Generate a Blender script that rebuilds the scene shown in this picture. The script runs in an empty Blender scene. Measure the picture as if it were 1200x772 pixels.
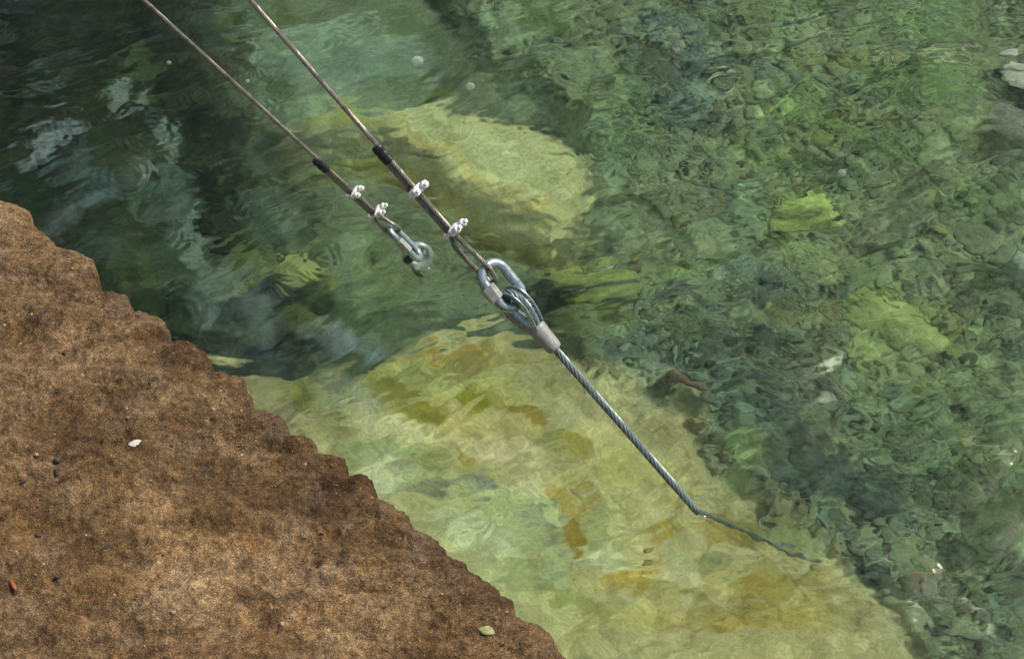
import bpy, math, random
import numpy as np
from mathutils import Vector, Matrix

random.seed(7)
rng = np.random.default_rng(11)
scene = bpy.context.scene
COL = scene.collection
R = math.radians

# ------------------------------------------------------------------ camera frame
FOC, SENS = 70.0, 36.0
CAM_H, PITCH = 1.97, R(52)
CAM = np.array([0.0, 0.0, CAM_H])
FWD = np.array([0, math.cos(PITCH), -math.sin(PITCH)])
UP = np.array([0, math.sin(PITCH), math.cos(PITCH)])
RT = np.array([1.0, 0, 0])
N_W = 1.333

def ray(px, py):
    d = FWD + RT * ((px - 600) / 1200 * SENS / FOC) + UP * (-(py - 386) / 1200 * SENS / FOC)
    return d / np.linalg.norm(d)

def on(px, py, z=0.0):
    """the point of the horizontal plane at height z that the photo shows at this pixel"""
    d = ray(px, py)
    return CAM + d * ((z - CAM_H) / d[2])

def on_bed(px, py, z):
    """the same below the water: the line of sight bends at the surface"""
    d = ray(px, py)
    s = CAM + d * (-CAM_H / d[2])
    t = d / N_W
    t[2] = -math.sqrt(1 - t[0] ** 2 - t[1] ** 2)
    return s + t * (z / t[2])

def bed_to_px(x, y, z):
    """where a point under water shows (vectorised)"""
    r = np.sqrt(x * x + y * y) + 1e-6
    dep = -z
    lo = np.zeros_like(r); hi = r.copy()
    for _ in range(26):
        m = (lo + hi) / 2
        s1 = m / np.sqrt(m * m + CAM_H ** 2)
        s2 = (r - m) / np.sqrt((r - m) ** 2 + dep ** 2 + 1e-9)
        big = s1 > N_W * s2
        hi = np.where(big, m, hi); lo = np.where(big, lo, m)
    f = (lo + hi) / 2 / r
    vx, vy, vz = x * f, y * f, -CAM_H
    dz = vy * FWD[1] + vz * FWD[2]
    dz = np.where(dz < 0.05, 0.05, dz)
    uu = vx / dz
    vv = (vy * UP[1] + vz * UP[2]) / dz
    k = 1200 * FOC / SENS
    return 600 + uu * k, 386 - vv * k

# ------------------------------------------------------------------ numpy noise
def _hash(ix, iy, seed):
    h = (ix.astype(np.int64) * 374761393 + iy.astype(np.int64) * 668265263 + seed * 1442695041) & 0xffffffff
    h = ((h ^ (h >> 13)) * 1274126177) & 0xffffffff
    h = h ^ (h >> 16)
    return (h & 0xffff) / 65535.0

def gnoise(x, y, seed=0):
    ix = np.floor(x); iy = np.floor(y)
    fx = x - ix; fy = y - iy
    ux = fx * fx * fx * (fx * (fx * 6 - 15) + 10); uy = fy * fy * fy * (fy * (fy * 6 - 15) + 10)
    def g(ax, ay):
        a = _hash(ix + ax, iy + ay, seed) * 2 * math.pi
        return np.cos(a) * (fx - ax) + np.sin(a) * (fy - ay)
    a = g(0, 0) * (1 - ux) + g(1, 0) * ux
    b = g(0, 1) * (1 - ux) + g(1, 1) * ux
    return (a * (1 - uy) + b * uy) * 1.5      # about -1..1

def fbm(x, y, seed=0, octs=4, gain=0.5, lac=2.03):
    s = 0; a = 1.0; t = 0
    for o in range(octs):
        s = s + a * gnoise(x, y, seed + o * 17)
        t += a; a *= gain; x = x * lac + 13.1; y = y * lac - 7.7
    return s / t * 1.3

def sstep(a, b, v):
    t = np.clip((v - a) / (b - a), 0, 1)
    return t * t * (3 - 2 * t)

def poly_sd(P, px, py):
    """signed distance to a polygon, negative inside"""
    d = np.full(px.shape, 1e9); inside = np.zeros(px.shape, bool)
    n = len(P)
    for i in range(n):
        ax, ay = P[i]; bx, by = P[(i + 1) % n]
        ex, ey = bx - ax, by - ay
        t = np.clip(((px - ax) * ex + (py - ay) * ey) / (ex * ex + ey * ey), 0, 1)
        d = np.minimum(d, np.hypot(px - ax - t * ex, py - ay - t * ey))
        if ay != by:
            c = ((ay > py) != (by > py)) & (px < (bx - ax) * (py - ay) / (by - ay) + ax)
            inside ^= c
    return np.where(inside, -d, d)

def lin(c):
    c = np.asarray(c, float) / 255.0
    return np.where(c <= 0.04045, c / 12.92, ((c + 0.055) / 1.055) ** 2.4)

# ------------------------------------------------------------------ object helpers
def tag(o, label=None, cat=None, group=None, kind=None):
    if label: o['label'] = label
    if cat: o['category'] = cat
    if group: o['group'] = group
    if kind: o['kind'] = kind
    return o

def empty(name, loc=(0, 0, 0)):
    o = bpy.data.objects.new(name, None); o.empty_display_size = 0.02
    COL.objects.link(o); o.location = tuple(loc)
    return o

def mesh_np(name, V, F, mat=None, smooth=True, parent=None, col=None):
    """V (n,3), F (m,4) or list of tuples"""
    me = bpy.data.meshes.new(name)
    V = np.asarray(V, dtype=np.float32)
    if isinstance(F, np.ndarray):
        m, k = F.shape
        me.vertices.add(len(V)); me.vertices.foreach_set('co', V.ravel())
        me.loops.add(m * k); me.loops.foreach_set('vertex_index', F.astype(np.int32).ravel())
        me.polygons.add(m)
        me.polygons.foreach_set('loop_start', np.arange(0, m * k, k, dtype=np.int32))
        me.polygons.foreach_set('loop_total', np.full(m, k, dtype=np.int32))
        me.update(calc_edges=True)
    else:
        me.from_pydata([tuple(map(float, v)) for v in V], [], F)
    me.polygons.foreach_set('use_smooth', np.full(len(me.polygons), smooth))
    if col is not None:
        a = me.color_attributes.new('tone', 'FLOAT_COLOR', 'POINT')
        c = np.ones((len(V), 4), dtype=np.float32); c[:, :3] = col
        a.data.foreach_set('color', c.ravel())
    me.validate(); me.update()
    if mat: me.materials.append(mat)
    o = bpy.data.objects.new(name, me); COL.objects.link(o)
    if parent is not None:
        o.parent = parent
        # meshes are written in world units; the parent Empty only carries a translation
        o.matrix_parent_inverse = Matrix.Translation(-Vector(parent.location))
    return o

def grid_faces(nu, nv, wrap=False):
    i, j = np.meshgrid(np.arange(nu - 1), np.arange(nv if wrap else nv - 1), indexing='ij')
    jn = (j + 1) % nv
    return np.stack([i * nv + j, i * nv + jn, (i + 1) * nv + jn, (i + 1) * nv + j], -1).reshape(-1, 4)

class MB:
    """collects shapes for ONE mesh object"""
    def __init__(s): s.V = []; s.F = []; s.n = 0
    def add(s, V, F):
        V = np.asarray(V, float)
        s.V.append(V); s.F += [tuple(int(q) + s.n for q in f) for f in F]; s.n += len(V)
    def tube(s, P, r, sides=12, closed=False, caps=True, up=None, prof=None):
        P = np.asarray(P, float); n = len(P)
        r = np.broadcast_to(np.asarray(r, float), (n,))
        if closed: T = np.roll(P, -1, 0) - np.roll(P, 1, 0)
        else: T = np.gradient(P, axis=0)
        T /= np.linalg.norm(T, axis=1)[:, None]
        if up is None:
            a = np.array([0.3, 0.2, 0.93]); 
            if abs(a @ T[0]) > .9: a = np.array([1.0, 0, 0])
        else: a = np.asarray(up, float)
        N = []; cur = a - T[0] * (a @ T[0]); cur /= np.linalg.norm(cur)
        for i in range(n):
            if up is not None: cur = a - T[i] * (a @ T[i])
            else: cur = cur - T[i] * (cur @ T[i])
            cur = cur / np.linalg.norm(cur); N.append(cur)
        N = np.array(N); B = np.cross(T, N)
        if prof is None:
            th = np.arange(sides) / sides * 2 * math.pi
            pc = np.stack([np.cos(th), np.sin(th)], 1)
        else: pc = np.asarray(prof, float)
        m = len(pc)
        V = P[:, None, :] + (N[:, None, :] * pc[None, :, 0:1] + B[:, None, :] * pc[None, :, 1:2]) * r[:, None, None]
        F = []
        rr = n if closed else n - 1
        for i in range(rr):
            i2 = (i + 1) % n
            for j in range(m):
                F.append((i * m + j, i * m + (j + 1) % m, i2 * m + (j + 1) % m, i2 * m + j))
        if caps and not closed:
            F.append(tuple(range(m))[::-1]); F.append(tuple((n - 1) * m + j for j in range(m)))
        s.add(V.reshape(-1, 3), F)
    def hexp(s, c, ax, r, h, side, n=6, ch=0.12):
        """hexagonal prism with chamfered ends: centre c, axis ax"""
        ax = ax / np.linalg.norm(ax); sd = side - ax * (side @ ax); sd /= np.linalg.norm(sd); b = np.cross(ax, sd)
        rings = [(-h / 2, r * .86), (-h / 2 + h * ch, r), (h / 2 - h * ch, r), (h / 2, r * .86)]
        V = []
        for z, q in rings:
            for k in range(n):
                a = 2 * math.pi * k / n
                V.append(c + ax * z + (sd * math.cos(a) + b * math.sin(a)) * q)
        F = []
        for i in range(3):
            for k in range(n):
                F.append((i * n + k, i * n + (k + 1) % n, (i + 1) * n + (k + 1) % n, (i + 1) * n + k))
        F.append(tuple(range(n))[::-1]); F.append(tuple(3 * n + k for k in range(n)))
        s.add(V, F)
    def build(s, name, mat, parent=None, smooth=True):
        o = mesh_np(name, np.concatenate(s.V), s.F, mat, smooth, parent)
        if smooth:
            o.data.polygons.foreach_set('use_smooth', np.ones(len(o.data.polygons), bool))
            try: o.data.set_sharp_from_angle(angle=R(38))
            except Exception: pass
        return o

def rock_mesh(name, seed, sub=3, sx=1, sy=1, sz=1, rough=0.18, angular=0.0, mat=None):
    import bmesh
    bm = bmesh.new(); bmesh.ops.create_icosphere(bm, subdivisions=sub, radius=1.0)
    V = np.array([v.co[:] for v in bm.verts])
    r_ = np.random.default_rng(seed)
    d = np.ones(len(V))
    for k in range(5):
        w = r_.normal(size=3); w /= np.linalg.norm(w)
        d += rough * .5 * np.sin(V @ w * r_.uniform(1.2, 3.2) + r_.uniform(0, 6))
    for k in range(6):
        w = r_.normal(size=3); w /= np.linalg.norm(w)
        d += rough * .13 * np.sin(V @ w * r_.uniform(5, 11) + r_.uniform(0, 6))
    if angular:
        for k in range(int(7)):
            w = r_.normal(size=3); w /= np.linalg.norm(w); c = r_.uniform(.55, .85)
            p = (V * d[:, None]) @ w
            over = np.clip(p - c, 0, None)
            d -= over * angular / np.maximum(np.linalg.norm(V, axis=1), .1)
    V = V * d[:, None] * np.array([sx, sy, sz])
    F = [tuple(v.index for v in f.verts) for f in bm.faces]
    bm.free()
    return V, F

# ------------------------------------------------------------------ materials
def new_mat(name):
    m = bpy.data.materials.new(name); m.use_nodes = True
    nt = m.node_tree; nt.nodes.clear()
    out = nt.nodes.new('ShaderNodeOutputMaterial')
    return m, nt, out

def nd(nt, typ, **kw):
    n = nt.nodes.new(typ)
    for k, v in kw.items():
        if k in n.inputs: n.inputs[k].default_value = v
        else: setattr(n, k, v)
    return n

def noise(nt, scale, detail=5, rough=.6, coord='Object', dist=0.0, stretch=None):
    tc = nt.nodes.new('ShaderNodeTexCoord')
    n = nd(nt, 'ShaderNodeTexNoise', Scale=scale, Detail=detail, Roughness=rough, Distortion=dist)
    if stretch:
        mp = nt.nodes.new('ShaderNodeMapping'); mp.inputs['Scale'].default_value = stretch[0]; mp.inputs['Rotation'].default_value = stretch[1]
        nt.links.new(tc.outputs[coord], mp.inputs[0]); nt.links.new(mp.outputs[0], n.inputs['Vector'])
    else: nt.links.new(tc.outputs[coord], n.inputs['Vector'])
    return n

def ramp(nt, src, stops, interp='LINEAR'):
    r = nt.nodes.new('ShaderNodeValToRGB'); r.color_ramp.interpolation = interp
    el = r.color_ramp.elements
    while len(el) < len(stops): el.new(.5)
    for e, (p, c) in zip(el, stops):
        e.position = p; e.color = (*c, 1) if len(c) == 3 else c
    nt.links.new(src, r.inputs[0]); return r

def mixc(nt, a, b, fac, mode='MIX'):
    m = nt.nodes.new('ShaderNodeMix'); m.data_type = 'RGBA'; m.blend_type = mode
    for sock, v in ((m.inputs[0], fac), (m.inputs[6], a), (m.inputs[7], b)):
        if hasattr(v, 'links') or isinstance(v, bpy.types.NodeSocket): nt.links.new(v, sock)
        elif isinstance(v, (int, float)): sock.default_value = v
        else: sock.default_value = (*v, 1)
    return m.outputs[2]

def g3(v): return (v, v, v)

def metal_mat(name, col, rough, metallic, var=.25, bump=.15, scale=300, tint=None, tintamt=.5):
    m, nt, out = new_mat(name)
    p = nd(nt, 'ShaderNodeBsdfPrincipled', Metallic=metallic)
    n = noise(nt, scale, 4)
    r = ramp(nt, n.outputs[0], [(.3, tuple(c * (1 - var) for c in col)), (.7, tuple(min(1, c * (1 + var)) for c in col))])
    c = r.outputs[0]
    if tint:
        n2 = noise(nt, scale * .25, 3)
        r2 = ramp(nt, n2.outputs[0], [(.5, g3(0)), (.68, g3(tintamt))])
        c = mixc(nt, c, tint, r2.outputs[0])
    nt.links.new(c, p.inputs['Base Color'])
    rr = ramp(nt, n.outputs[0], [(.3, g3(max(0, rough - .1))), (.7, g3(rough + .12))])
    nt.links.new(rr.outputs[0], p.inputs['Roughness'])
    b = nd(nt, 'ShaderNodeBump', Strength=bump, Distance=.0006)
    nt.links.new(n.outputs[0], b.inputs['Height']); nt.links.new(b.outputs[0], p.inputs['Normal'])
    nt.links.new(p.outputs[0], out.inputs[0])
    return m

M = {}
M['brown_cable'] = metal_mat('weathered_brown_cable', (.25, .228, .19), .38, .45, .35, .3, 500, (.08, .06, .045), .7)
M['steel_cable'] = metal_mat('galvanised_steel_cable', (.20, .255, .25), .42, .4, .25, .2, 400, (.07, .10, .09), .7)
M['sunk_cable'] = metal_mat('algae_dark_sunk_cable', (.21, .32, .29), .6, .1, .5, .4, 150, (.03, .05, .02), .7)
M['zinc'] = metal_mat('bright_zinc', (.90, .93, .94), .20, .3, .15, .25, 300, (.35, .33, .28), .5)
M['galv'] = metal_mat('galvanised_link', (.38, .47, .48), .28, .75, .2, .25, 160, (.30, .44, .42), .7)
M['nut'] = metal_mat('dull_galvanised_nut', (.40, .42, .37), .42, .5, .25, .4, 260, (.17, .18, .13), .7)
M['alu'] = metal_mat('dull_aluminium_ferrule', (.36, .38, .36), .45, .4, .18, .5, 220, (.30, .26, .22), .5)
M['tape'] = metal_mat('black_shrink_sleeve', (.018, .018, .022), .38, 0, .3, .6, 200)
M['dark_iron'] = metal_mat('dark_wet_iron', (.035, .035, .04), .35, .3, .3, .6, 200)
M['wet_zinc'] = metal_mat('wet_galvanised_eye', (.62, .72, .68), .3, .35, .2, .3, 150, (.16, .22, .15), .8)

# concrete ledge
def ledge_mat():
    m, nt, out = new_mat('weathered_brown_concrete')
    p = nd(nt, 'ShaderNodeBsdfPrincipled')
    n1 = noise(nt, 5.5, 6, .62, dist=.6)
    base = ramp(nt, n1.outputs[0], [(.30, (.040, .024, .010)), (.42, (.080, .052, .022)), (.52, (.128, .090, .047)), (.62, (.168, .125, .073)), (.75, (.235, .185, .12))])
    n2 = noise(nt, 17, 6, .7, dist=.4)
    rust = ramp(nt, n2.outputs[0], [(.55, g3(0)), (.70, g3(.6))])
    c = mixc(nt, base.outputs[0], (.120, .062, .014), rust.outputs[0])
    n3 = noise(nt, 9, 7, .7)
    grey = ramp(nt, n3.outputs[0], [(.50, g3(0)), (.66, g3(.8))])
    c = mixc(nt, c, (.150, .120, .085), grey.outputs[0])
    n9 = noise(nt, 2.6, 4, .6, dist=.5)
    big = ramp(nt, n9.outputs[0], [(.34, g3(.55)), (.5, g3(1.0)), (.66, g3(1.45))])
    c = mixc(nt, c, big.outputs[0], 1.0, 'MULTIPLY')
    nb = noise(nt, 12, 7, .72, dist=1.1)
    bb = ramp(nt, nb.outputs[0], [(.50, g3(0)), (.60, g3(.75))])
    c = mixc(nt, c, (.052, .031, .013), bb.outputs[0])
    nl = noise(nt, 6.5, 7, .7, dist=.9)
    lb = ramp(nt, nl.outputs[0], [(.54, g3(0)), (.66, g3(.6))])
    c = mixc(nt, c, (.22, .165, .10), lb.outputs[0])
    n8 = noise(nt, 34, 5, .65)
    dk = ramp(nt, n8.outputs[0], [(.32, g3(.5)), (.46, g3(1))])
    c = mixc(nt, c, dk.outputs[0], .8, 'MULTIPLY')
    n4 = noise(nt, 620, 3, .8)
    sp = ramp(nt, n4.outputs[0], [(.32, g3(.18)), (.44, g3(.85)), (.56, g3(1.3)), (.67, (3.2, 2.8, 2.2))])
    c = mixc(nt, c, sp.outputs[0], 1.0, 'MULTIPLY')
    n5 = noise(nt, 130, 4, .7)
    sp2 = ramp(nt, n5.outputs[0], [(.30, g3(.45)), (.5, g3(1.0)), (.70, g3(1.6))])
    c = mixc(nt, c, sp2.outputs[0], 1.0, 'MULTIPLY')
    wv = noise(nt, 7, 5, .7)
    wn = nd(nt, 'ShaderNodeVectorMath', operation='MULTIPLY_ADD'); wn.inputs[1].default_value = (.09, .09, .09)
    tcc = nt.nodes.new('ShaderNodeTexCoord'); nt.links.new(wv.outputs['Color'], wn.inputs[0]); nt.links.new(tcc.outputs['Object'], wn.inputs[2])
    vc = nd(nt, 'ShaderNodeTexVoronoi', feature='DISTANCE_TO_EDGE', Scale=7.0); nt.links.new(wn.outputs[0], vc.inputs['Vector'])
    ck = ramp(nt, vc.outputs['Distance'], [(.0, g3(.35)), (.012, g3(1))])
    cg = noise(nt, 4, 4, .6); cgr = ramp(nt, cg.outputs[0], [(.50, g3(0)), (.60, g3(.75))])
    c = mixc(nt, c, ck.outputs[0], cgr.outputs[0], 'MULTIPLY')
    c = mixc(nt, c, (1.16, 1.04, .92), 1.0, 'MULTIPLY')
    # pale lichen specks
    tc = nt.nodes.new('ShaderNodeTexCoord')
    vo = nd(nt, 'ShaderNodeTexVoronoi', Scale=42.0); nt.links.new(tc.outputs['Object'], vo.inputs['Vector'])
    spk = ramp(nt, vo.outputs['Distance'], [(.0, g3(1)), (.17, g3(0))])
    gate = noise(nt, 8, 4, .6); gr = ramp(nt, gate.outputs[0], [(.58, g3(0)), (.66, g3(.8))])
    f = nd(nt, 'ShaderNodeMath', operation='MULTIPLY'); nt.links.new(spk.outputs[0], f.inputs[0]); nt.links.new(gr.outputs[0], f.inputs[1])
    c = mixc(nt, c, (.46, .36, .22), f.outputs[0])
    nt.links.new(c, p.inputs['Base Color'])
    p.inputs['Roughness'].default_value = .86
    p.inputs['Specular IOR Level'].default_value = .3
    # bump: grain + pits
    a = nd(nt, 'ShaderNodeMath', operation='MULTIPLY_ADD'); a.inputs[1].default_value = .45
    nt.links.new(n4.outputs[0], a.inputs[0]); nt.links.new(n5.outputs[0], a.inputs[2])
    a2 = nd(nt, 'ShaderNodeMath', operation='MULTIPLY_ADD'); a2.inputs[1].default_value = 2.2
    nt.links.new(n8.outputs[0], a2.inputs[0]); nt.links.new(a.outputs[0], a2.inputs[2])
    b = nd(nt, 'ShaderNodeBump', Strength=.85, Distance=.005)
    nt.links.new(a2.outputs[0], b.inputs['Height']); nt.links.new(b.outputs[0], p.inputs['Normal'])
    nt.links.new(p.outputs[0], out.inputs[0]); return m
M['ledge'] = ledge_mat()

BED_GAIN = 1.65
def bed_mat(name, attr=True, objcol=False, fine=220):
    m, nt, out = new_mat(name)
    p = nd(nt, 'ShaderNodeBsdfPrincipled', Roughness=.85)
    p.inputs['Specular IOR Level'].default_value = .1
    if objcol:
        a = nt.nodes.new('ShaderNodeObjectInfo'); src = a.outputs['Color']
    else:
        a = nt.nodes.new('ShaderNodeAttribute'); a.attribute_name = 'tone'; src = a.outputs['Color']
    n = noise(nt, 38 if not objcol else 5, 6, .65, dist=.8)
    r = ramp(nt, n.outputs[0], [(.28, (.68, .68, .62)), (.5, (1, 1, 1)), (.72, (1.25, 1.22, 1.22))])
    c = mixc(nt, src, r.outputs[0], 1.0, 'MULTIPLY')
    n2 = noise(nt, fine if not objcol else 14, 4, .6)
    r2 = ramp(nt, n2.outputs[0], [(.3, (.72, .75, .70)), (.7, (1.22, 1.18, 1.2))])
    c = mixc(nt, c, r2.outputs[0], 1.0, 'MULTIPLY')
    nt.links.new(c, p.inputs['Base Color'])
    b = nd(nt, 'ShaderNodeBump', Strength=.5, Distance=.004 if not objcol else .003)
    nt.links.new(n2.outputs[0], b.inputs['Height']); nt.links.new(b.outputs[0], p.inputs['Normal'])
    nt.links.new(p.outputs[0], out.inputs[0]); return m
M['bed'] = bed_mat('algae_covered_riverbed')
M['pebble'] = bed_mat('algae_green_pebbles')
M['stone'] = bed_mat('algae_green_stone', objcol=True)

def water_mat():
    m, nt, out = new_mat('river_water')
    g = nd(nt, 'ShaderNodeBsdfRefraction', IOR=N_W, Roughness=.02, Color=(.97, 1, .985, 1))
    gl = nd(nt, 'ShaderNodeBsdfGlossy', Roughness=.02, Color=(1, 1, 1, 1))
    fr = nd(nt, 'ShaderNodeFresnel', IOR=N_W)
    n = noise(nt, 55, 3, .55, dist=1.2, stretch=((1, 1.7, 1), (0, 0, R(-25))))
    b = nd(nt, 'ShaderNodeBump', Strength=WB, Distance=.004)
    nt.links.new(n.outputs[0], b.inputs['Height'])
    for q in (g, gl, fr): nt.links.new(b.outputs[0], q.inputs['Normal'])
    mx = nt.nodes.new('ShaderNodeMixShader')
    nt.links.new(fr.outputs[0], mx.inputs[0]); nt.links.new(g.outputs[0], mx.inputs[1]); nt.links.new(gl.outputs[0], mx.inputs[2])
    g.inputs['Roughness'].default_value = WR
    if WV > 0:
        pv = nd(nt, 'ShaderNodeVolumePrincipled', Density=WV, Anisotropy=.3)
        pv.inputs['Color'].default_value = (.84, .96, .82, 1); nt.links.new(pv.outputs[0], out.inputs['Volume'])
    if WT > 0:
        t = nt.nodes.new('ShaderNodeBsdfTransparent'); t.inputs[0].default_value = (.95, 1, .97, 1)
        m2 = nt.nodes.new('ShaderNodeMixShader'); m2.inputs[0].default_value = WT
        nt.links.new(g.outputs[0], m2.inputs[1]); nt.links.new(t.outputs[0], m2.inputs[2]); nt.links.new(m2.outputs[0], mx.inputs[1])
    nt.links.new(mx.outputs[0], out.inputs[0]); return m
WB = .0
WR = .06; WV = 0; WT = .22
M['water'] = water_mat()

# ------------------------------------------------------------------ regions as the photo shows them
WET_CENTRE = (0.0, 1.55)
def graded(c, half, step, far, grow=1.16):
    a = list(np.arange(0, half, step)); s = step
    while a[-1] < far: s *= grow; a.append(a[-1] + s)
    a = np.array(a); return np.concatenate([c - a[:0:-1], c + a])

U_POLY = [(330, 150), (400, 138), (470, 134), (540, 144), (600, 160), (650, 178), (686, 212), (684, 248), (650, 288), (600, 262), (545, 238), (500, 208), (440, 180), (390, 178), (330, 176)]
L_POLY = [(262, 410), (330, 452), (400, 456), (470, 432), (540, 408), (600, 398), (655, 418), (700, 448), (750, 478), (806, 500), (828, 556), (870, 598), (950, 645), (1000, 690), (1036, 740), (1070, 800), (1080, 1000), (300, 1000), (150, 700), (150, 430)]
P_POLY = [(470, -200), (520, -20), (560, 60), (640, 120), (700, 190), (700, 260), (660, 300), (640, 350), (650, 400), (700, 440), (756, 470), (812, 494), (834, 552), (876, 590), (956, 640), (1006, 684), (1044, 736), (1080, 800), (1100, 1100), (2200, 1100), (2200, -400), (470, -400)]
D_POLY = [(-700, -500), (160, -400), (215, -50), (215, 60), (260, 140), (320, 240), (310, 290), (250, 330), (290, 390), (250, 440), (100, 420), (-200, 300), (-700, 400)]
NOTCH = [(395, 184), (440, 186), (500, 214), (545, 244), (600, 268), (648, 294), (600, 300), (530, 270), (470, 225), (400, 205)]  # shallow gap below the upper slab's edge, its shade painted into the colour

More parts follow.
